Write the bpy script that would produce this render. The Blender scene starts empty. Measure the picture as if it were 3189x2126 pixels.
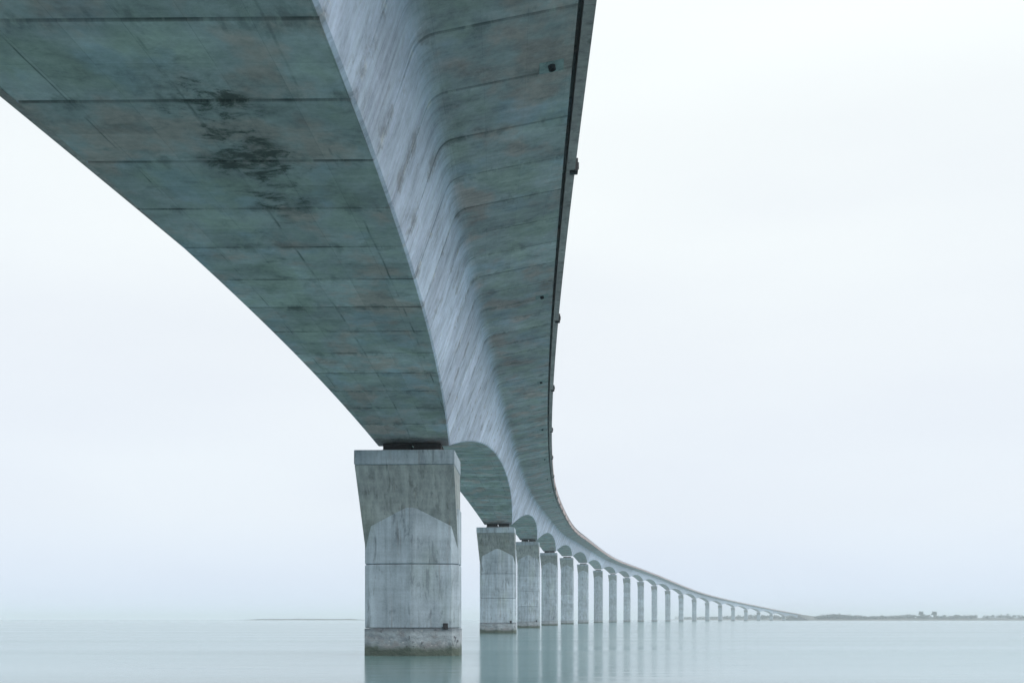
import bpy, bmesh, math, random
import numpy as np
from mathutils import Vector

random.seed(7)
rng = np.random.default_rng(11)
SC = bpy.context.scene
COL = SC.collection
EYE = 2.37                      # camera height above the water (m)

# ---------------------------------------------------------------- camera
cam_d = bpy.data.cameras.new('camera')
cam = bpy.data.objects.new('camera', cam_d)
COL.objects.link(cam)
cam.location = (0, 0, EYE)
cam.rotation_euler = (math.radians(90), 0, 0)
cam_d.sensor_width = 36.0
cam_d.lens = 36.7
cam_d.shift_y = 0.271           # rising front: level camera, uprights stay upright
cam_d.clip_start = 0.1
cam_d.clip_end = 40000
SC.camera = cam

# ---------------------------------------------------------------- sky, sun, exposure
SUN_EL, SUN_AZ = math.radians(21), math.radians(106)     # azimuth clockwise from the view direction
world = bpy.data.worlds.new('World')
SC.world = world
world.use_nodes = True
wt = world.node_tree
wt.nodes.clear()
def wn(t, **k):
    n = wt.nodes.new(t)
    for a, b in k.items(): setattr(n, a, b)
    return n
w_out = wn('ShaderNodeOutputWorld')
w_mix = wn('ShaderNodeMixShader')
sky = wn('ShaderNodeTexSky', sky_type='NISHITA', sun_disc=False)
sky.sun_elevation = SUN_EL
sky.sun_rotation = SUN_AZ
sky.dust_density = 3.0
b_clear = wn('ShaderNodeBackground'); b_clear.inputs[1].default_value = 0.12
b_cloud = wn('ShaderNodeBackground'); b_cloud.inputs[1].default_value = 1.0
tc = wn('ShaderNodeTexCoord')
sep = wn('ShaderNodeSeparateXYZ')
ramp = wn('ShaderNodeValToRGB')
er = ramp.color_ramp
er.elements[0].position = 0.0; er.elements[0].color = (0.69, 0.78, 0.925, 1)
er.elements[1].position = 1.0; er.elements[1].color = (1.16, 1.20, 1.20, 1)
for pos, c in ((0.10, (0.745, 0.795, 0.87)), (0.25, (0.80, 0.84, 0.875)), (0.42, (0.85, 0.89, 0.895)), (0.6, (0.93, 0.97, 0.975))):
    e = er.elements.new(pos); e.color = (*c, 1)
cmap = wn('ShaderNodeMapping'); cmap.inputs['Scale'].default_value = (1.2, 1.2, 5.0)
cno = wn('ShaderNodeTexNoise'); cno.inputs['Scale'].default_value = 1.6; cno.inputs['Detail'].default_value = 3; cno.inputs['Roughness'].default_value = 0.4
crm = wn('ShaderNodeValToRGB')
crm.color_ramp.elements[0].position = 0.3; crm.color_ramp.elements[0].color = (0.95, 0.955, 0.975, 1)
crm.color_ramp.elements[1].position = 0.7; crm.color_ramp.elements[1].color = (1.03, 1.035, 1.02, 1)
cmul = wn('ShaderNodeMixRGB', blend_type='MULTIPLY'); cmul.inputs[0].default_value = 1
wl = wt.links.new
wl(tc.outputs['Generated'], sep.inputs[0]); wl(sep.outputs['Z'], ramp.inputs[0])
wl(tc.outputs['Generated'], cmap.inputs[0]); wl(cmap.outputs[0], cno.inputs[0]); wl(cno.outputs['Fac'], crm.inputs[0])
wl(ramp.outputs[0], cmul.inputs[1]); wl(crm.outputs[0], cmul.inputs[2])
wl(cmul.outputs[0], b_cloud.inputs[0]); wl(sky.outputs[0], b_clear.inputs[0])
w_mix.inputs[0].default_value = 0.93
wl(b_clear.outputs[0], w_mix.inputs[1]); wl(b_cloud.outputs[0], w_mix.inputs[2]); wl(w_mix.outputs[0], w_out.inputs[0])

sun_d = bpy.data.lights.new('sun', 'SUN')
sun = bpy.data.objects.new('sun', sun_d)
COL.objects.link(sun)
sun_d.energy = 1.05
sun_d.angle = math.radians(28)
sun_d.color = (1.0, 0.99, 0.975)
sdir = Vector((math.sin(SUN_AZ) * math.cos(SUN_EL), math.cos(SUN_AZ) * math.cos(SUN_EL), math.sin(SUN_EL)))
sun.rotation_euler = sdir.to_track_quat('Z', 'Y').to_euler()
sun.location = sdir * 300

SC.view_settings.view_transform = 'Standard'
SC.view_settings.look = 'None'
SC.view_settings.exposure = 0.22
SC.view_settings.gamma = 1
SC.view_settings.use_curve_mapping = False
SC.render.engine = 'CYCLES'
SC.cycles.use_denoising = True
SC.cycles.max_bounces = 8
SC.cycles.diffuse_bounces = 4
SC.cycles.volume_bounces = 2
SC.cycles.sample_clamp_indirect = 4

# ---------------------------------------------------------------- material helpers
class NT:
    def __init__(s, name):
        s.m = bpy.data.materials.new(name); s.m.use_nodes = True
        s.t = s.m.node_tree; s.t.nodes.clear()
        s.out = s.n('ShaderNodeOutputMaterial')
        s.b = s.n('ShaderNodeBsdfPrincipled')
        s.t.links.new(s.b.outputs[0], s.out.inputs[0])
    def n(s, t, **k):
        x = s.t.nodes.new(t)
        for a, b in k.items(): setattr(x, a, b)
        return x
    def put(s, sock, v):
        if isinstance(v, bpy.types.NodeSocket): s.t.links.new(v, sock)
        elif v is not None:
            if sock.type == 'RGBA' and len(v) == 3: v = (*v, 1)
            sock.default_value = v
    def coord(s, kind='UV', scale=(1, 1, 1), loc=(0, 0, 0)):
        c = s.n('ShaderNodeTexCoord'); m = s.n('ShaderNodeMapping')
        m.inputs['Scale'].default_value = scale; m.inputs['Location'].default_value = loc
        s.put(m.inputs[0], c.outputs[kind]); return m.outputs[0]
    def noise(s, vec, scale, detail=4, rough=0.55, dist=0.0):
        x = s.n('ShaderNodeTexNoise'); s.put(x.inputs['Vector'], vec)
        x.inputs['Scale'].default_value = scale; x.inputs['Detail'].default_value = detail
        x.inputs['Roughness'].default_value = rough; x.inputs['Distortion'].default_value = dist
        return x.outputs['Fac']
    def math(s, op, a, b=0.0, c=None, clamp=False):
        x = s.n('ShaderNodeMath', operation=op, use_clamp=clamp)
        s.put(x.inputs[0], a); s.put(x.inputs[1], b)
        if c is not None: s.put(x.inputs[2], c)
        return x.outputs[0]
    def rng(s, v, a, b, c=0.0, d=1.0):
        x = s.n('ShaderNodeMapRange'); s.put(x.inputs[0], v)
        for i, q in enumerate((a, b, c, d)): s.put(x.inputs[i + 1], q)
        return x.outputs[0]
    def mix(s, fac, a, b, mode='MIX'):
        x = s.n('ShaderNodeMixRGB', blend_type=mode)
        s.put(x.inputs[0], fac); s.put(x.inputs[1], a); s.put(x.inputs[2], b); return x.outputs[0]
    def sepxyz(s, v):
        x = s.n('ShaderNodeSeparateXYZ'); s.put(x.inputs[0], v); return x.outputs
    def rand(s): return s.n('ShaderNodeObjectInfo').outputs['Random']
    def bump(s, h, strength, dist):
        x = s.n('ShaderNodeBump'); x.inputs['Strength'].default_value = strength; x.inputs['Distance'].default_value = dist
        s.put(x.inputs['Height'], h); s.put(s.b.inputs['Normal'], x.outputs[0])
    def done(s, color, rough=0.85, spec=0.3):
        s.put(s.b.inputs['Base Color'], color); s.put(s.b.inputs['Roughness'], rough)
        s.b.inputs['Specular IOR Level'].default_value = spec
        return s.m

def concrete_girder(part):
    """cast concrete: u runs along the bridge, v round the section (0 on the soffit's centre line)"""
    k = NT('girder_concrete_' + part)
    lo, hi = (0.25, 0.247, 0.26), (0.68, 0.665, 0.70)
    uv = k.coord('UV')
    u, v, _ = k.sepxyz(uv)
    big = k.noise(k.coord('UV', (0.30, 0.34, 1)), 1.0, 7, 0.68, 0.3)
    mid = k.noise(k.coord('UV', (1.1, 0.75, 1), (3, 7, 0)), 1.0, 6, 0.66, 0.2)
    board = k.noise(k.coord('UV', (4.2, 0.16, 1), (13, 2, 0)), 1.0, 2, 0.5)        # form boards lie across the bridge
    grain = k.noise(k.coord('UV', (1, 1, 1), (5, 5, 0)), 5.0, 6, 0.7)
    # plywood form panels, each with its own tone
    br = k.n('ShaderNodeTexBrick'); br.offset = 0.0; br.squash = 1.0
    k.put(br.inputs['Vector'], k.coord('UV', (1, 1, 1), (110.0 / 60, 0.0, 0)))
    br.inputs['Scale'].default_value = 1.0; br.inputs['Brick Width'].default_value = 110.0 / 60; br.inputs['Row Height'].default_value = 1.25
    br.inputs['Mortar Size'].default_value = 0.012; br.inputs['Mortar Smooth'].default_value = 0.3; br.inputs['Bias'].default_value = 0.0
    br.inputs['Color1'].default_value = (0.38, 0.38, 0.38, 1); br.inputs['Color2'].default_value = (0.62, 0.62, 0.62, 1); br.inputs['Mortar'].default_value = (0.3, 0.3, 0.3, 1)
    panel = k.math('ADD', br.outputs['Color'], 0.0)
    w = {'soffit': (0.30, 0.24, 0.06, 0.18, 0.22), 'side': (0.32, 0.28, 0.10, 0.18, 0.12)}[part]
    val = 0.0
    for q, x in zip(w, (big, mid, board, grain, panel)): val = k.math('ADD', k.math('MULTIPLY', x, q), val)
    t = k.rng(val, 0.385, 0.615)
    col = k.mix(t, lo, hi)
    def tint(q): return k.mix(t, tuple(c * x for c, x in zip(lo, q)), tuple(c * x for c, x in zip(hi, q)))
    hue = k.noise(k.coord('UV', (0.24, 0.34, 1), (40, 9, 0)), 1.0, 4, 0.6)
    hue2 = k.noise(k.coord('UV', (0.3, 0.36, 1), (77, 55, 0)), 1.0, 4, 0.6)
    col = k.mix(k.rng(hue, 0.50, 0.62, 0, 0.6), col, tint((0.94, 1.0, 0.82)))      # algae
    col = k.mix(k.rng(hue, 0.40, 0.49, 0.85, 0), col, tint((1.16, 0.90, 0.82)))    # rust brown
    col = k.mix(k.rng(hue2, 0.54, 0.64, 0, 0.5), col, tint((0.86, 1.0, 1.16)))     # damp
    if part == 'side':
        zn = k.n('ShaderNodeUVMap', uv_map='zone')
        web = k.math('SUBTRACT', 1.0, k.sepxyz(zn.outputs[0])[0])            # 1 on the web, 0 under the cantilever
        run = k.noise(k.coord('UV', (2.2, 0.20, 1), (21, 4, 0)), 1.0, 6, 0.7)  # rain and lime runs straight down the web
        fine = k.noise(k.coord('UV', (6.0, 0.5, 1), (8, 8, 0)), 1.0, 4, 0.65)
        col = k.mix(k.math('MULTIPLY', web, 0.9), col, tint((1.02, 1.20, 1.46)))  # daylight painted in: web lighter and bluer than the cantilever underside
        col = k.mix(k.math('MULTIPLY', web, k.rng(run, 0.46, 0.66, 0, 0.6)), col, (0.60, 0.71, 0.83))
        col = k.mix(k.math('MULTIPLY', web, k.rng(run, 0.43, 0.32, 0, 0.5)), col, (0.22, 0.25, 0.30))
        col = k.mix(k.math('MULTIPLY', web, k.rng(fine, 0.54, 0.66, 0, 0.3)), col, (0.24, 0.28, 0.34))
        col = k.mix(0.35, col, k.mix(1.0, col, (0.76, 0.75, 0.74), 'MULTIPLY'))  # shade of the overhang painted in, over web and cantilever alike
    tone = k.rng(k.rand(), 0, 1, 0.80, 1.16)
    tv = k.n('ShaderNodeCombineXYZ'); [k.put(tv.inputs[i], tone) for i in range(3)]
    col = k.mix(1.0, col, tv.outputs[0], 'MULTIPLY')
    # leaks and dirt that start at the joints between the cast segments
    SG = 110.0 / 30
    fr = k.math('FRACT', k.math('ADD', k.math('DIVIDE', u, SG), 100.5))
    jd = k.math('MULTIPLY', k.math('MINIMUM', fr, k.math('SUBTRACT', 1.0, fr)), SG)
    leak = k.noise(k.coord('UV', (0.5, 1.3, 1), (17, 23, 0)), 1.0, 5, 0.65, 0.3)
    reach = k.rng(leak, 0.42, 0.72, 0.0, 1.1)
    lk = k.math('MULTIPLY', k.rng(k.math('SUBTRACT', jd, reach), -0.45, 0.02, 1, 0), k.rng(leak, 0.46, 0.60, 0, 1))
    col = k.mix(k.math('MULTIPLY', lk, 0.55), col, tint((0.42, 0.43, 0.42)))
    jl = k.noise(k.coord('UV', (0.4, 0.5, 1), (33, 71, 0)), 1.0, 3)
    col = k.mix(k.math('MULTIPLY', k.rng(jd, 0.045, 0.10, 1, 0), k.rng(jl, 0.42, 0.62, *((0.06, 0.75) if part == 'soffit' else (0.0, 0.4)))), col, (0.06, 0.065, 0.07))   # dirt in the joints
    lime = k.noise(k.coord('UV', (0.5, 2.2, 1), (97, 3, 0)), 1.0, 4, 0.6)
    col = k.mix(k.math('MULTIPLY', k.rng(jd, 0.05, 0.30, 1, 0), k.rng(lime, 0.55, 0.68, 0, 0.55)), col, (0.62, 0.62, 0.60))
    # seams left by the form panels
    if part == 'soffit':
        vs = k.math('ADD', v, k.math('MULTIPLY', k.math('SUBTRACT', k.noise(uv, 0.4, 3), 0.5), 0.10))
        for v0, wdt in ((0.05, 0.03), (2.75, 0.03), (-2.6, 0.02)):
            d = k.math('ABSOLUTE', k.math('SUBTRACT', vs, v0))
            line = k.math('MULTIPLY', k.rng(d, wdt * 0.4, wdt * 1.6, 1, 0), k.rng(k.noise(k.coord('UV', (0.5, 0.5, 1), (v0 * 7, 3, 0)), 1.0, 3), 0.46, 0.62, 0.0, 0.7))
            col = k.mix(line, col, (0.075, 0.08, 0.075))
        # the large old leak in the first span, breaking up away from the joints
        du = k.math('DIVIDE', k.math('ADD', u, 42.6), 7.0)
        dv = k.math('DIVIDE', k.math('SUBTRACT', v, 0.6), 1.7)
        el = k.math('ADD', k.math('MULTIPLY', du, du), k.math('MULTIPLY', dv, dv))
        sn = k.noise(k.coord('UV', (1.5, 1.05, 1), (2.3, 1.1, 0)), 1.0, 9, 0.75, 0.4)
        st = k.math('ADD', sn, k.rng(el, 0.0, 1.0, 0.135, -0.13))
        st = k.math('ADD', st, k.rng(jd, 0.0, 1.2, 0.06, -0.01))
        col = k.mix(k.rng(st, 0.48, 0.64, 0, 0.6), col, tint((0.45, 0.46, 0.44)))
        col = k.mix(k.rng(st, 0.60, 0.70, 0, 0.85), col, (0.05, 0.056, 0.052))
    s2 = k.noise(k.coord('UV', (0.8, 0.6, 1), (61, 31, 0)), 1.0, 8, 0.72, 0.5)
    col = k.mix(k.rng(s2, 0.56, 0.72, 0, 0.7), col, tint((0.36, 0.37, 0.36)))
    k.bump(k.math('ADD', grain, k.math('MULTIPLY', board, 0.8)), 0.6, 0.03)
    return k.done(col, k.rng(grain, 0.3, 0.7, 0.78, 0.95))

def concrete_plain(name, dark, light, streak=1.0, scale=1.0):
    k = NT(name)
    oc = k.coord('Object')
    oi = k.n('ShaderNodeObjectInfo')
    def shifted(sc, loc=(0, 0, 0)):
        ad = k.n('ShaderNodeVectorMath', operation='ADD'); k.put(ad.inputs[0], k.coord('Object', sc, loc)); k.put(ad.inputs[1], oi.outputs['Location']); return ad.outputs[0]
    oc = shifted((1, 1, 1))
    big = k.noise(oc, 0.55 * scale, 5, 0.6)
    ver = k.noise(shifted((2.6, 2.6, 0.14), (3, 8, 1)), 1.0 * scale, 5, 0.6)
    hor = k.noise(k.coord('Object', (0.2, 0.2, 3.0), (7, 1, 2)), 1.0 * scale, 4, 0.6)
    grain = k.noise(oc, 9.0, 4, 0.6)
    val = k.math('ADD', k.math('MULTIPLY', big, 0.32), k.math('MULTIPLY', ver, 0.40 * streak))
    val = k.math('ADD', val, k.math('MULTIPLY', hor, 0.14))
    val = k.math('ADD', val, k.math('MULTIPLY', grain, 0.14))
    t = k.rng(val, 0.385, 0.615)
    col = k.mix(t, dark, light)
    hue = k.noise(k.coord('Object', (1, 1, 0.4), (31, 3, 9)), 0.35, 3)
    col = k.mix(k.rng(hue, 0.52, 0.7, 0, 0.45), col, k.mix(t, tuple(c * q for c, q in zip(dark, (1.0, 1.04, 0.86))), tuple(c * q for c, q in zip(light, (0.94, 0.98, 0.84)))))
    st = k.noise(shifted((2.2, 2.2, 0.5), (50, 2, 9)), 1.0, 5, 0.65, 0.5)
    col = k.mix(k.rng(st, 0.55, 0.70, 0, 0.75), col, tuple(c * 0.45 for c in dark))
    rst = k.noise(shifted((3.2, 3.2, 0.22), (5, 61, 4)), 1.0, 4, 0.6)
    col = k.mix(k.rng(rst, 0.60, 0.72, 0, 0.45), col, (0.24, 0.19, 0.155))
    tone = k.rng(k.rand(), 0, 1, 0.87, 1.13)
    tv = k.n('ShaderNodeCombineXYZ'); [k.put(tv.inputs[i], tone) for i in range(3)]
    col = k.mix(1.0, col, tv.outputs[0], 'MULTIPLY')
    k.bump(k.math('ADD', grain, ver), 0.4, 0.02)
    return k.done(col, 0.88)

def concrete_tidal():
    """zone between the tides: weed, mud, rust and pale shells"""
    k = NT('tidal_concrete')
    oc = k.coord('Object')
    _, _, z = k.sepxyz(oc)
    n1 = k.noise(k.coord('Object', (1, 1, 1.6)), 1.3, 6, 0.65)
    n2 = k.noise(k.coord('Object', (1, 1, 1.4), (9, 4, 0)), 0.8, 5, 0.6)
    n3 = k.noise(k.coord('Object', (1, 1, 1), (3, 17, 0)), 2.6, 4, 0.6)
    col = k.mix(k.rng(n1, 0.35, 0.65), (0.24, 0.275, 0.305), (0.47, 0.52, 0.56))
    col = k.mix(k.rng(n2, 0.50, 0.62, 0, 0.5), col, (0.27, 0.235, 0.225))
    col = k.mix(k.rng(n3, 0.60, 0.68, 0, 0.8), col, (0.055, 0.06, 0.07))
    col = k.mix(k.rng(n3, 0.36, 0.29, 0, 0.85), col, (0.66, 0.66, 0.66))
    weed = k.math('ADD', z, k.math('MULTIPLY', k.math('SUBTRACT', n2, 0.5), 1.6))
    col = k.mix(k.rng(weed, 0.38, 0.90, 0.92, 0), col, k.mix(n1, (0.045, 0.065, 0.05), (0.13, 0.16, 0.12)))
    col = k.mix(k.rng(k.math('ADD', z, k.math('MULTIPLY', n1, 0.5)), 1.75, 1.98, 0, 0.6), col, (0.10, 0.12, 0.145))
    k.bump(k.math('ADD', n1, n3), 0.9, 0.10)
    return k.done(col, 0.7)

def plain(name, c, rough=0.7, metal=0.0, var=0.25):
    k = NT(name)
    n = k.noise(k.coord('Object'), 3.0, 4)
    k.b.inputs['Metallic'].default_value = metal
    return k.done(k.mix(k.rng(n, 0.3, 0.7), tuple(x * (1 - var) for x in c), tuple(x * (1 + var) for x in c)), rough)

def water_material():
    k = NT('sea_water')
    big = k.noise(k.coord('Object', (0.006, 0.02, 1)), 1.0, 4)
    band = k.noise(k.coord('Object', (0.004, 0.05, 1), (5, 9, 0)), 1.0, 4, 0.6)
    col = k.mix(k.rng(big, 0.35, 0.65), (0.150, 0.280, 0.288), (0.175, 0.308, 0.316))
    h = k.math('ADD', k.noise(k.coord('Object', (0.16, 0.5, 1)), 1.0, 3), k.noise(k.coord('Object', (0.03, 0.10, 1), (3, 3, 0)), 1.0, 2))
    k.bump(h, 0.12, 0.25)
    k.b.inputs['IOR'].default_value = 1.33
    return k.done(col, k.rng(band, 0.35, 0.65, 0.115, 0.155), 0.5)

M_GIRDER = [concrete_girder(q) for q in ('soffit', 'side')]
M_EDGE = concrete_plain('edge_beam_concrete', (0.31, 0.235, 0.235), (0.55, 0.46, 0.455))
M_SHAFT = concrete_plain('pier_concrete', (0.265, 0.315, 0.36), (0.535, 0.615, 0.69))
M_CAP = concrete_plain('pier_head_concrete', (0.19, 0.215, 0.22), (0.40, 0.435, 0.44), 1.0, 1.3)  # darker pier concrete: shade on the outward-leaning head is in the colour
M_TIDE = concrete_tidal()
M_STEEL = plain('galvanised_steel', (0.30, 0.31, 0.33), 0.5, 0.6)
M_RUBBER = plain('bearing_rubber', (0.03, 0.03, 0.032), 0.8)
M_PIPE = plain('drain_pipe_iron', (0.045, 0.045, 0.05), 0.7)
M_ROAD = plain('asphalt', (0.05, 0.05, 0.05), 0.9)
M_WATER = water_material()
M_LAND = plain('shore_ground', (0.11, 0.112, 0.10), 0.95)
M_LEAF = plain('pine_foliage', (0.045, 0.062, 0.052), 0.9, 0, 0.4)
M_BARK = plain('pine_bark', (0.09, 0.065, 0.05), 0.95)

# ---------------------------------------------------------------- object helpers
def link(name, me, mat, parent=None, loc=(0, 0, 0)):
    o = bpy.data.objects.new(name, me)
    COL.objects.link(o)
    if mat and not me.materials: me.materials.append(mat)
    o.parent = parent
    o.location = loc
    return o
def empty(name, loc, rz=0.0):
    o = bpy.data.objects.new(name, None)
    COL.objects.link(o); o.location = loc; o.rotation_euler = (0, 0, rz); o.empty_display_size = 1
    return o
def tag(o, label=None, cat=None, group=None, kind=None):
    if label: o['label'] = label
    if cat: o['category'] = cat
    if group: o['group'] = group
    if kind: o['kind'] = kind
    return o
def mesh(name, verts, faces, uvs=None):
    me = bpy.data.meshes.new(name)
    me.from_pydata([tuple(map(float, q)) for q in verts], [], faces)
    if uvs is not None:
        lay = me.uv_layers.new(name='UVMap')
        for poly in me.polygons:
            for li in poly.loop_indices: lay.data[li].uv = uvs[me.loops[li].vertex_index]
    me.update()
    return me
def boxes(name, lst, bevel=0.0):
    bm = bmesh.new()
    for x0, x1, y0, y1, z0, z1 in lst:
        vs = [bm.verts.new(q) for q in ((x0, y0, z0), (x1, y0, z0), (x1, y1, z0), (x0, y1, z0), (x0, y0, z1), (x1, y0, z1), (x1, y1, z1), (x0, y1, z1))]
        for f in ((3, 2, 1, 0), (4, 5, 6, 7), (0, 1, 5, 4), (1, 2, 6, 5), (2, 3, 7, 6), (3, 0, 4, 7)): bm.faces.new([vs[i] for i in f])
    if bevel: bmesh.ops.bevel(bm, geom=list(bm.edges), offset=bevel, segments=1, affect='EDGES')
    me = bpy.data.meshes.new(name); bm.to_mesh(me); bm.free()
    return me

# ---------------------------------------------------------------- bridge alignment (plan curve and profile, metres)
SPAN = 110.0
X0, Y0, PSI0, KAPPA = -6.520, 69.363, 0.02474, 0.0002366
KAP2 = -1.2e-8
S_MIN, S_MAX = -90.0, 2312.0
_ss = np.arange(-120.0, 2340.0, 0.5)
def psi(s): return PSI0 + KAPPA * s + KAP2 * s * s
_px = np.cumsum(np.sin(psi(_ss))) * 0.5
_py = np.cumsum(np.cos(psi(_ss))) * 0.5
_i0 = int(120 / 0.5)
_px += X0 - _px[_i0]; _py += Y0 - _py[_i0]
KN = np.array([-110, 0, 110, 220, 330, 440, 660, 880, 1100, 1430, 1760, 2300.])
ZK = np.array([1.5537, 11.4917, 16.2236, 21.9129, 25.8622, 30.3773, 34.4196, 37.6296, 37.4308, 28.8385, 20.6549, 2.6468])
def _spl(xk, yk):
    n = len(xk); h = np.diff(xk); A = np.zeros((n, n)); b = np.zeros(n); A[0, 0] = A[-1, -1] = 1
    for i in range(1, n - 1):
        A[i, i - 1] = h[i - 1]; A[i, i] = 2 * (h[i - 1] + h[i]); A[i, i + 1] = h[i]
        b[i] = 6 * ((yk[i + 1] - yk[i]) / h[i] - (yk[i] - yk[i - 1]) / h[i - 1])
    m = np.linalg.solve(A, b)
    def f(x):
        i = int(np.clip(np.searchsorted(xk, x) - 1, 0, n - 2)); t = x - xk[i]; hh = h[i]
        return yk[i] + t * ((yk[i + 1] - yk[i]) / hh - hh * (2 * m[i] + m[i + 1]) / 6) + t * t * m[i] / 2 + t ** 3 * (m[i + 1] - m[i]) / (6 * hh)
    return f
_zp = _spl(KN, ZK)
D_PIER, D_DROP, L_H, A_PIER, WEB = 7.667, 3.843, 57.74, 2.40, 0.385
B_EDGE, B_LEFT = 9.54, 8.80
def zdeck(s): return _zp(s) + D_PIER + EYE          # underside of the deck edge
def plan(s): return float(np.interp(s, _ss, _px)), float(np.interp(s, _ss, _py))
def depth(s):
    u = abs(((s + 55) % 110) - 55)
    return D_PIER - D_DROP * (1 - max(0.0, 1 - u / L_H) ** 2.35)

def section(s):
    """outline of the box girder (offset, z, v) from the soffit centre to the right and over the top"""
    D = depth(s); zd = zdeck(s); a = A_PIER + WEB * (D_PIER - D); zs = zd - D
    J = (A_PIER + WEB * (D_PIER - 0.8) - 0.12, zd - 0.8)
    half = [(0.0, zs), (a - 0.07, zs), (a + 0.02, zs + 0.08)]
    P0 = (J[0] - WEB * 0.45, J[1] - 0.45); E = (9.07, zd + 0.0)
    dx, dz = E[0] - J[0], E[1] - J[1]; P2 = (J[0] + dx * 0.11, J[1] + dz * 0.11)
    wx = (half[-1][0] + P0[0]) / 2; wz = (half[-1][1] + P0[1]) / 2
    half.append((wx, wz))
    for t in (0, .2, .4, .6, .8, 1):
        half.append(tuple((1 - t) ** 2 * P0[i] + 2 * t * (1 - t) * J[i] + t * t * P2[i] for i in (0, 1)))
    half += [((P2[0] + E[0]) / 2, (P2[1] + E[1]) / 2), (E[0], E[1]), (9.09, zd + 0.60), (9.36, zd + 0.63), (9.36, zd + 0.86), (4.5, zd + 0.96), (0.0, zd + 1.06)]
    out, v = [], 0.0
    for i, (o, z) in enumerate(half):
        if i: v += math.hypot(o - half[i - 1][0], z - half[i - 1][1])
        out.append((o, z, v))
    kl = lambda o: o if o < 6 else 6 + (o - 6) * (B_LEFT - 6) / (B_EDGE - 6)      # the left side carries no cycle path
    left = [(-kl(o), z, -v) for (o, z, v) in out[1:-1]][::-1]
    return out + left
NP_ = len(section(0.0))
def inset(sec, d):
    n = len(sec); r = []
    for i in range(n):
        a, b = sec[i - 1], sec[(i + 1) % n]
        tx, tz = b[0] - a[0], b[1] - a[1]; L = math.hypot(tx, tz) or 1
        r.append((sec[i][0] - tz / L * d, sec[i][1] + tx / L * d, sec[i][2]))
    return r
def loft(name, stations, base):
    """stations: (s, inset) rings of the girder outline, capped at both ends; vertices relative to base"""
    V, F, U = [], [], []; n = NP_
    for s, ins in stations:
        sec = section(s)
        if ins: sec = inset(sec, ins)
        x, y = plan(s); p = psi(s); c, sn = math.cos(p), -math.sin(p)
        for o, z, v in sec:
            V.append((x + c * o - base[0], y + sn * o - base[1], z - base[2])); U.append((s, v))
    n = NP_
    for k in range(len(stations) - 1):
        for i in range(n):
            j = (i + 1) % n
            F.append((k * n + i, k * n + j, (k + 1) * n + j, (k + 1) * n + i))
    F.append(tuple(reversed(range(n)))[::-1]); F.append(tuple(range((len(stations) - 1) * n, len(stations) * n))[::-1])
    me = mesh(name, V, F, U)
    for m_ in M_GIRDER: me.materials.append(m_)
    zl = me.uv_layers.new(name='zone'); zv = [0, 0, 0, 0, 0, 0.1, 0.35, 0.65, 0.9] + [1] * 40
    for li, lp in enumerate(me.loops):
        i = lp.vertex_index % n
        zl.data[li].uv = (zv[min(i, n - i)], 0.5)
    me.uv_layers['UVMap'].active = True; me.uv_layers['UVMap'].active_render = True
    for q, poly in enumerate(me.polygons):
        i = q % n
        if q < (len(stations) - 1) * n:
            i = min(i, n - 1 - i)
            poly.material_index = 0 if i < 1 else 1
    bm = bmesh.new(); bm.from_mesh(me); bmesh.ops.recalc_face_normals(bm, faces=bm.faces); bm.to_mesh(me); bm.free()
    return me
def strip(name, s0, s1, n, rect, base, sides=(1,)):
    """a bar of rectangular section (o0, o1, z0, z1 relative to the deck edge) that follows the bridge from s0 to s1"""
    V, F = [], []
    for sd in sides:
        for (o0, o1, z0, z1) in rect:
            if sd < 0: o0, o1 = o0 - (B_EDGE - B_LEFT), o1 - (B_EDGE - B_LEFT)
            b = len(V)
            for k in range(n + 1):
                s = s0 + (s1 - s0) * k / n; x, y = plan(s); p = psi(s); c, sn = math.cos(p), -math.sin(p); zd = zdeck(s)
                for o, z in ((o0, z0), (o1, z0), (o1, z1), (o0, z1)):
                    V.append((x + c * o * sd - base[0], y + sn * o * sd - base[1], zd + z - base[2]))
            for k in range(n):
                for i in range(4):
                    j = (i + 1) % 4; F.append((b + k * 4 + i, b + k * 4 + j, b + k * 4 + 4 + j, b + k * 4 + 4 + i))
            F.append((b, b + 1, b + 2, b + 3)); e = b + n * 4; F.append((e + 3, e + 2, e + 1, e))
    me = mesh(name, V, F)
    bm = bmesh.new(); bm.from_mesh(me); bmesh.ops.recalc_face_normals(bm, faces=bm.faces); bm.to_mesh(me); bm.free()
    return me

# ---------------------------------------------------------------- setting: sea, far shore
def sheet():
    xs = np.concatenate([np.linspace(-9000, -400, 10), np.linspace(-300, 300, 13), np.linspace(400, 9000, 10)])
    ys = np.concatenate([np.linspace(-600, 0, 4), np.linspace(40, 400, 10), np.linspace(600, 12000, 14)])
    V = [(x, y, 0) for y in ys for x in xs]; nx = len(xs)
    F = [(j * nx + i, j * nx + i + 1, (j + 1) * nx + i + 1, (j + 1) * nx + i) for j in range(len(ys) - 1) for i in range(nx - 1)]
    return mesh('water', V, F)
tag(link('water', sheet(), M_WATER), kind='structure')

def fbm(x, seed):
    return sum(math.sin(x * f + seed * (1.7 + i)) / (i + 1.5) for i, f in enumerate((1.0, 2.3, 4.9, 9.7, 21.0)))
END = plan(S_MAX)
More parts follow.
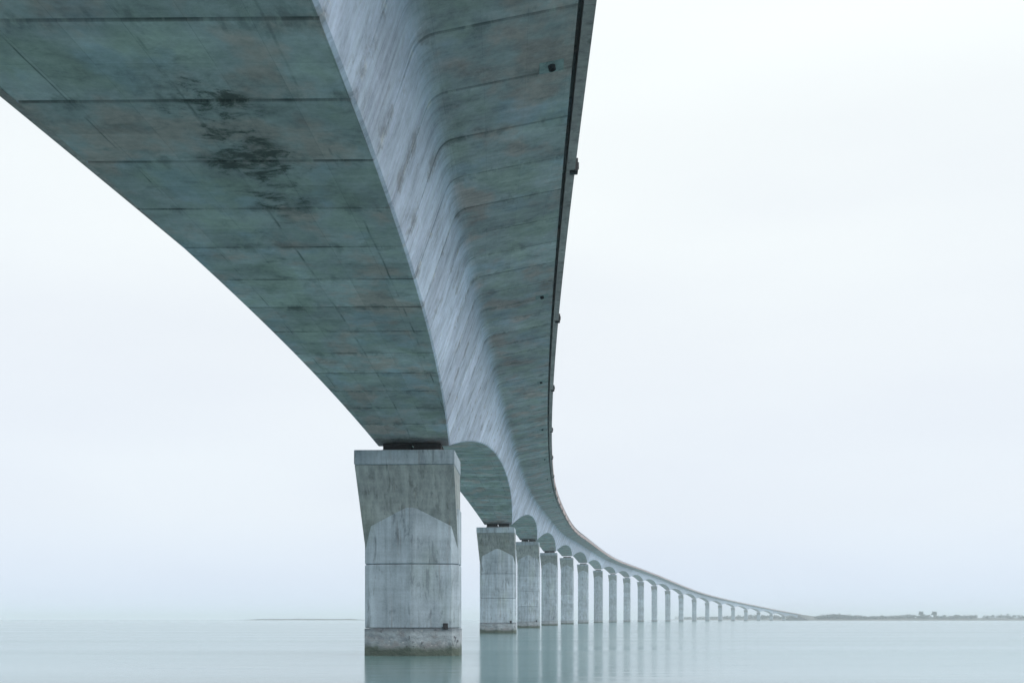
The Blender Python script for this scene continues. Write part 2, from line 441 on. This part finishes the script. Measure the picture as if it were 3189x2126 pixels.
# shoreline: from far off behind the bridge, round its landing, and on to the right past the frame
SHORE = [(640, 4300), (560, 3500), (560, 2900), (610, 2500), (640, 2330), (690, 2262), (760, 2270), (900, 2310), (1100, 2370), (1400, 2420), (1900, 2500), (2600, 2600)]
def shore_pt(t):
    t *= len(SHORE) - 1; i = min(int(t), len(SHORE) - 2); w = t - i
    return SHORE[i][0] * (1 - w) + SHORE[i + 1][0] * w, SHORE[i][1] * (1 - w) + SHORE[i + 1][1] * w
def shore_mesh():
    V, F = [], []; N = 90; R = [(0, -0.6), (8, 0.8), (22, 2.6), (60, 3.6), (160, 4.5), (420, 5.0)]
    for k in range(N + 1):
        t = k / N; x, y = shore_pt(t); x2, y2 = shore_pt(min(1, t + 0.01)); x1, y1 = shore_pt(max(0, t - 0.01))
        L = math.hypot(x2 - x1, y2 - y1); nx, ny = -(y2 - y1) / L, (x2 - x1) / L
        if nx * 0.5 + ny < 0 and False: nx, ny = -nx, -ny
        for r, z in R:
            V.append((x + nx * r, y + ny * r, z * (1 + 0.25 * fbm(k * 0.4, 2)) if z > 0 else z))
    m = len(R)
    for k in range(N):
        for i in range(m - 1): F.append((k * m + i, k * m + i + 1, (k + 1) * m + i + 1, (k + 1) * m + i))
    return mesh('far_shore', V, F)
tag(link('terrain', shore_mesh(), M_LAND), kind='structure')

def embankment():
    """earth ramp that carries the road down from the end of the bridge"""
    V, F = [], []; dx, dy = math.sin(psi(S_MAX)), math.cos(psi(S_MAX)); zt = zdeck(S_MAX) + 0.6
    for k, (d, z, hw) in enumerate(((-6, zt - 2.6, 8), (2, zt, 9), (60, zt - 1.5, 9), (160, zt - 4.5, 9), (320, 5.5, 9))):
        for o, zz in ((-hw - z * 1.9, 0.2), (-hw, z), (hw, z), (hw + z * 1.9, 0.2)):
            V.append((END[0] + dx * d + dy * o, END[1] + dy * d - dx * o, zz))
    for k in range(4):
        for i in range(3): F.append((k * 4 + i, k * 4 + i + 1, k * 4 + 5 + i, k * 4 + 4 + i))
    F.append((0, 1, 2, 3))
    return mesh('embankment', V, F)
tag(link('road_embankment', embankment(), M_LAND), kind='structure')

def clump(bm, c, r, zr, n, seed):
    """one crown: leaf-sized tufts spread through an uneven volume"""
    g = random.Random(seed)
    for _ in range(n):
        a, b = g.uniform(0, 2 * math.pi), math.acos(g.uniform(-0.6, 1))
        q = g.uniform(0.55, 1.0) * (0.8 + 0.35 * math.sin(a * 3 + seed) * math.sin(b * 2))
        p = Vector((c[0] + r * q * math.sin(b) * math.cos(a), c[1] + r * q * math.sin(b) * math.sin(a), c[2] + zr * q * math.cos(b)))
        sz = g.uniform(0.22, 0.4) * r
        vs = [bm.verts.new(p + Vector((g.uniform(-1, 1), g.uniform(-1, 1), g.uniform(-0.7, 0.7))) * sz) for _ in range(4)]
        for f in ((0, 1, 2), (0, 2, 3), (0, 3, 1), (1, 3, 2)): bm.faces.new([vs[i] for i in f])
def woodland():
    bm = bmesh.new()
    for k in range(1100):
        t = ((k * 0.618034) % 1.0)
        x, y = shore_pt(t); x2, y2 = shore_pt(min(1, t + 0.01)); x1, y1 = shore_pt(max(0, t - 0.01))
        L = math.hypot(x2 - x1, y2 - y1); nx, ny = -(y2 - y1) / L, (x2 - x1) / L
        r = random.uniform(25, 120)
        px, py = x + nx * r, y + ny * r
        if abs((px - END[0]) * math.cos(psi(S_MAX)) - (py - END[1]) * math.sin(psi(S_MAX))) < 22 and py < 2700: continue
        h = max(3.5, 8.0 + 2.6 * fbm(t * 26, 5) + random.uniform(-1.2, 1.2))
        clump(bm, (px, py, 2.5 + h * 0.5), random.uniform(4.5, 9), h * 0.65, 18, k)
    me = bpy.data.meshes.new('woodland'); bm.to_mesh(me); bm.free()
    return me
tag(link('woodland', woodland(), M_LEAF), 'dark low wood along the far shore under the pale sky', 'woodland', kind='stuff')

def tall_tree(x, y, h, r, seed, label):
    t = empty('pine_tree', (x, y, 3.6))
    tag(t, label, 'tree', 'tall trees on the far shore')
    bm = bmesh.new()
    pts = [(0, 0, 0, 0.55), (0.3, 0.1, h * 0.4, 0.42), (0.1, -0.2, h * 0.85, 0.2)]
    rings = []
    for (a, b, z, q) in pts: rings.append([bm.verts.new((a + q * math.cos(i * math.pi / 3), b + q * math.sin(i * math.pi / 3), z)) for i in range(6)])
    for A, B in zip(rings, rings[1:]):
        for i in range(6): bm.faces.new((A[i], A[(i + 1) % 6], B[(i + 1) % 6], B[i]))
    for i in range(5):
        an = i * 1.3; p0 = Vector((0.2, 0, h * (0.45 + 0.08 * i))); p1 = p0 + Vector((math.cos(an) * r * 0.7, math.sin(an) * r * 0.7, h * 0.15))
        w = Vector((0, 0, 0.18)); sd = Vector((-math.sin(an), math.cos(an), 0)) * 0.18
        q = [bm.verts.new(v) for v in (p0 + w, p0 + sd, p0 - w, p0 - sd, p1)]
        for j in range(4): bm.faces.new((q[j], q[(j + 1) % 4], q[4]))
    me = bpy.data.meshes.new('trunk'); bm.to_mesh(me); bm.free(); link('trunk', me, M_BARK, t)
    bm = bmesh.new()
    clump(bm, (0, 0, h * 0.72), r, h * 0.32, 260, seed); clump(bm, (r * 0.4, 0, h * 0.55), r * 0.7, h * 0.22, 120, seed + 1)
    me = bpy.data.meshes.new('crown'); bm.to_mesh(me); bm.free(); link('crown', me, M_LEAF, t)
def far_pos(xs, d): return (xs - 1594.5) / 3251 * d
tall_tree(far_pos(2868, 2420), 2420, 16.5, 6.0, 3, 'left of the two tall dark trees above the far shore')
tall_tree(far_pos(2909, 2420), 2420, 17.0, 6.2, 9, 'right of the two tall dark trees above the far shore')

def spit():
    V, F = [], []; N = 30
    for k in range(N + 1):
        t = k / N; x = -790 + 380 * t; e = min(1, t * 6, (1 - t) * 6)
        for yy, z in ((3000, -0.3), (3006, (2.6 + 0.4 * fbm(k * .7, 1)) * e), (3040, (3.9 + 0.4 * fbm(k * .5, 4)) * e), (3120, -0.3)): V.append((x, yy, z))
    for k in range(N):
        for i in range(3): F.append((k * 4 + i, k * 4 + i + 1, k * 4 + 5 + i, k * 4 + 4 + i))
    return mesh('spit', V, F)
tag(link('terrain', spit(), M_LAND), kind='structure')

# ---------------------------------------------------------------- bridge deck
deck = empty('bridge_deck', (X0, Y0, 0))
tag(deck, 'long curving concrete box girder road bridge sweeping overhead from upper left to the far shore', 'bridge')
def rel(b): return (b[0] - X0, b[1] - Y0, b[2])
SEG = SPAN / 30
S_NEAR_END = SPAN * 4 - SEG / 2            # single cast segments up to here, whole spans beyond
PARAPET = (9.22, B_EDGE, 0.0, 1.15)
def rail_rects(): return [(9.36, 9.42, 1.42, 1.48), (9.34, 9.44, 1.70, 1.78)]
def rail_posts(s0, s1, step, base, sides=(1, -1)):
    L = []
    n = max(1, round((s1 - s0) / step))
    for k in range(n):
        s = s0 + (k + 0.5) * (s1 - s0) / n; x, y = plan(s); p = psi(s); zd = zdeck(s)
        for sd in sides:
            oo = 9.39 if sd > 0 else 9.39 - (B_EDGE - B_LEFT)
            cx, cy = x + math.cos(p) * oo * sd - base[0], y - math.sin(p) * oo * sd - base[1]
            L.append((cx - .04, cx + .04, cy - .04, cy + .04, zd + 1.13 - base[2], zd + 1.70 - base[2]))
    return L
def join_meshes(name, a, lst):
    bm = bmesh.new(); bm.from_mesh(a)
    b = boxes('tmp', lst); bm.from_mesh(b)
    bm.to_mesh(a); bm.free(); bpy.data.meshes.remove(b)
    return a

def bracket_mesh(): return boxes('edge_bracket', [(-0.02, 0.11, -0.17, 0.17, -0.08, 0.42), (-0.20, 0.08, -0.07, 0.07, -0.13, -0.02), (0.10, 0.15, -0.07, 0.07, 0.06, 0.30)], 0.015)
BRK = bracket_mesh()
def outlet_mesh():
    """square cast plate let into the deck underside with a round pipe mouth"""
    bm = bmesh.new(); q = 0.36; N = 16; r = 0.11
    ring = lambda rad, z: [bm.verts.new((rad * math.cos(2 * math.pi * i / N), rad * math.sin(2 * math.pi * i / N), z)) for i in range(N)]
    sq = []
    for i in range(N):
        a = 2 * math.pi * i / N; c, s_ = math.cos(a), math.sin(a); m = max(abs(c), abs(s_)); sq.append((q * c / m, q * s_ / m))
    A = [bm.verts.new((x, y, 0.05)) for x, y in sq]; B = [bm.verts.new((x, y, -0.035)) for x, y in sq]
    C = ring(r, -0.035); D = ring(r, -0.16); E = ring(r - 0.02, -0.16); G = ring(r - 0.02, 0.3)
    for P, Q in ((A, B), (B, C), (C, D), (D, E), (E, G)):
        for i in range(N): bm.faces.new((P[i], P[(i + 1) % N], Q[(i + 1) % N], Q[i]))
    me = bpy.data.meshes.new('drain_outlet'); bm.to_mesh(me); bm.free(); me.materials.append(M_CAP); me.materials.append(M_PIPE)
    for pl in me.polygons:
        if all(math.hypot(*me.vertices[i].co[:2]) < 0.12 for i in pl.vertices): pl.material_index = 1
    return me
OUT = outlet_mesh()

s = -SEG / 2 - SEG * 22
while s < S_NEAR_END - 0.01:
    s1 = s + SEG; sm = (s + s1) / 2; x, y = plan(sm); base = (x, y, zdeck(sm)); g = 0.006
    me = loft('girder_segment', [(s + g, 0.06), (s + 0.035, 0.05), (s + 0.075, 0), (sm, 0), (s1 - 0.075, 0), (s1 - 0.035, 0.05), (s1 - g, 0.06)], base)
    seg = link('girder_segment', me, None, deck, rel(base))
    for sd in (1, -1):
        eb = strip('edge_beam', s + 0.004, s1 - 0.004, 1, [PARAPET], base, (sd,))
        link('edge_beam', eb, M_EDGE, seg)
    for sd in (1, -1):
        rl = join_meshes('guard_rail', strip('guard_rail', s, s1, 1, rail_rects(), base, (sd,)), rail_posts(s, s1, SEG / 2, base, (sd,)))
        link('guard_rail', rl, M_STEEL, seg)
    for sb in np.arange(-82.0, 440, 27.0):          # brackets on the deck edge
        sb = float(sb) - 1.6
        if s <= sb < s1:
            bx, by = plan(sb); p = psi(sb)
            o = link('edge_bracket', BRK, M_PIPE, seg, (bx + math.cos(p) * B_EDGE - base[0], by - math.sin(p) * B_EDGE - base[1], zdeck(sb) - base[2]))
            o.rotation_euler = (0, 0, -p)
    for sb in np.arange(-38.9 - 29.2, 300, 29.2):    # drain mouths under the cantilever
        sb = float(sb)
        if s <= sb < s1:
            bx, by = plan(sb); p = psi(sb); oo = 8.45
            o = link('drain_outlet', OUT, M_PIPE, seg, (bx + math.cos(p) * oo - base[0], by - math.sin(p) * oo - base[1], zdeck(sb) - 0.8 * (9.0 - oo) / 4.1 - base[2]))
            o.rotation_euler = (0, -0.19, -p)
    s = s1
a = S_NEAR_END
while a < S_MAX - 1:
    b = min(a + SPAN, S_MAX); sm = (a + b) / 2; x, y = plan(sm); base = (x, y, zdeck(sm)); n = 24
    me = loft('girder_span', [(a + 0.01 + (b - a - 0.02) * k / n, 0) for k in range(n + 1)], base)
    sp = link('girder_span', me, None, deck, rel(base))
    for sd in (1, -1):
        link('edge_beam', strip('edge_beam', a, b, n, [PARAPET], base, (sd,)), M_EDGE, sp)
        link('guard_rail', join_meshes('guard_rail', strip('guard_rail', a, b, n, rail_rects(), base, (sd,)), rail_posts(a, b, 3.7, base, (sd,))), M_STEEL, sp)
    a = b

# ---------------------------------------------------------------- piers
ORD = ['nearest', 'second', 'third', 'fourth', 'fifth', 'sixth', 'seventh', 'eighth', 'ninth', 'tenth', 'eleventh', 'twelfth', 'thirteenth', 'fourteenth', 'fifteenth', 'sixteenth', 'seventeenth', 'eighteenth', 'nineteenth', 'twentieth', 'twenty-first']
def prism(name, outline_lo, outline_hi, z0, z1, gap=0.02, bev=0.04):
    """upright block between two outlines with softened top and bottom edges"""
    def shrink(o, d):
        cx = sum(q[0] for q in o) / len(o); cy = sum(q[1] for q in o) / len(o)
        return [(x - math.copysign(min(d, abs(x - cx)), x - cx), y - math.copysign(min(d, abs(y - cy)), y - cy)) for x, y in o]
    n = len(outline_lo); V = []
    for o, z in ((shrink(outline_lo, bev), z0 + gap), (outline_lo, z0 + gap + bev), (outline_hi, z1 - bev), (shrink(outline_hi, bev), z1)):
        V += [(x, y, z) for x, y in o]
    F = [(k * n + i, k * n + (i + 1) % n, (k + 1) * n + (i + 1) % n, (k + 1) * n + i) for k in range(3) for i in range(n)]
    F += [tuple(range(n))[::-1], tuple(range(3 * n, 4 * n))]
    return mesh(name, V, F)
HW, HD, CH, RIDGE = 3.08, 1.55, 0.46, 0.36        # half width, half depth, corner chamfer, ridge of the pointed faces
def shaft_outline(e=0.0):
    w, d, c = HW + e, HD + e, CH
    return [(-w, -d + c), (-w + c, -d), (0, -d - RIDGE), (w - c, -d), (w, -d + c), (w, d - c), (w - c, d), (0, d + RIDGE), (-w + c, d), (-w, d - c)]
def rect(x0, x1, d): return [(x0, -d), (x1, -d), (x1, d), (x0, d)]
for k in range(21):
    s = SPAN * k; x, y = plan(s); zs = zdeck(s) - D_PIER; top = zs - 0.66
    p = empty('bridge_pier', (x, y, 0), -psi(s))
    lab = ('nearest concrete pier, tall and wide, with flared head standing in green water' if k == 0
           else f'{ORD[k]} concrete pier counted from the nearest, standing in water under the curving deck')
    tag(p, lab, 'pier', 'piers carrying the bridge')
    link('footing', prism('footing', shaft_outline(0.025), shaft_outline(0.025), -2.0, 1.78, 0, 0.03), M_TIDE, p)
    zc = top - 6.5                                # where the head begins to flare, inside the shaft
    lifts = [1.78]
    while top - 4.0 - lifts[-1] > 7.0: lifts.append(lifts[-1] + 4.15)
    lifts.append(top - 3.6)
    for z0, z1 in zip(lifts, lifts[1:]):
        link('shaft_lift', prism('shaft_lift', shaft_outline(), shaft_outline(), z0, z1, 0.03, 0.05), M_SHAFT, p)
    slope = 0.27
    d0 = HD - CH; zt = top - 0.95
    d1 = d0 + slope * (zt - zc)
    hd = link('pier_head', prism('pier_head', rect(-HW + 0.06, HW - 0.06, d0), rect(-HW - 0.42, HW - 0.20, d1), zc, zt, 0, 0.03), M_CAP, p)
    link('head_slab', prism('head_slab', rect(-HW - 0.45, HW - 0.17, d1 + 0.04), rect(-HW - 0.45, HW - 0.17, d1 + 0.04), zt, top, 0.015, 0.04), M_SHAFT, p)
    if k < 3:
        link('mooring_ring', boxes('mooring_ring', [(-0.16, 0.16, -0.06, 0.0, -0.2, 0.2), (-0.07, 0.07, -0.16, -0.06, -0.22, 0.04)], 0.015), M_PIPE, p, (2.25, -HD - 0.085, 1.92))
    for bx in (-1.0, 1.0):
        pl = link('bearing_plinth', boxes('bearing_plinth', [(-0.95, 0.95, -1.1, 1.1, 0, 0.26)], 0.02), M_CAP, p, (bx, 0, top))
        for by in (-0.6, 0.6):
            link('bearing_pad', boxes('bearing_pad', [(-0.9, 0.9, by - 0.45, by + 0.45, 0.26, 0.658)], 0.01), M_RUBBER, pl)

# ---------------------------------------------------------------- haze
def haze():
    o = link('haze', boxes('haze', [(-9600, 9600, -700, 12600, -3.0, 56.0)]), None)
    m = bpy.data.materials.new('haze_air'); m.use_nodes = True; t = m.node_tree; t.nodes.clear()
    out = t.nodes.new('ShaderNodeOutputMaterial'); v = t.nodes.new('ShaderNodeVolumePrincipled')
    v.inputs['Color'].default_value = (0.90, 0.95, 1.0, 1); v.inputs['Density'].default_value = 0.00024; v.inputs['Anisotropy'].default_value = 0.0
    t.links.new(v.outputs[0], out.inputs['Volume'])
    o.data.materials.append(m); tag(o, kind='stuff')
haze()
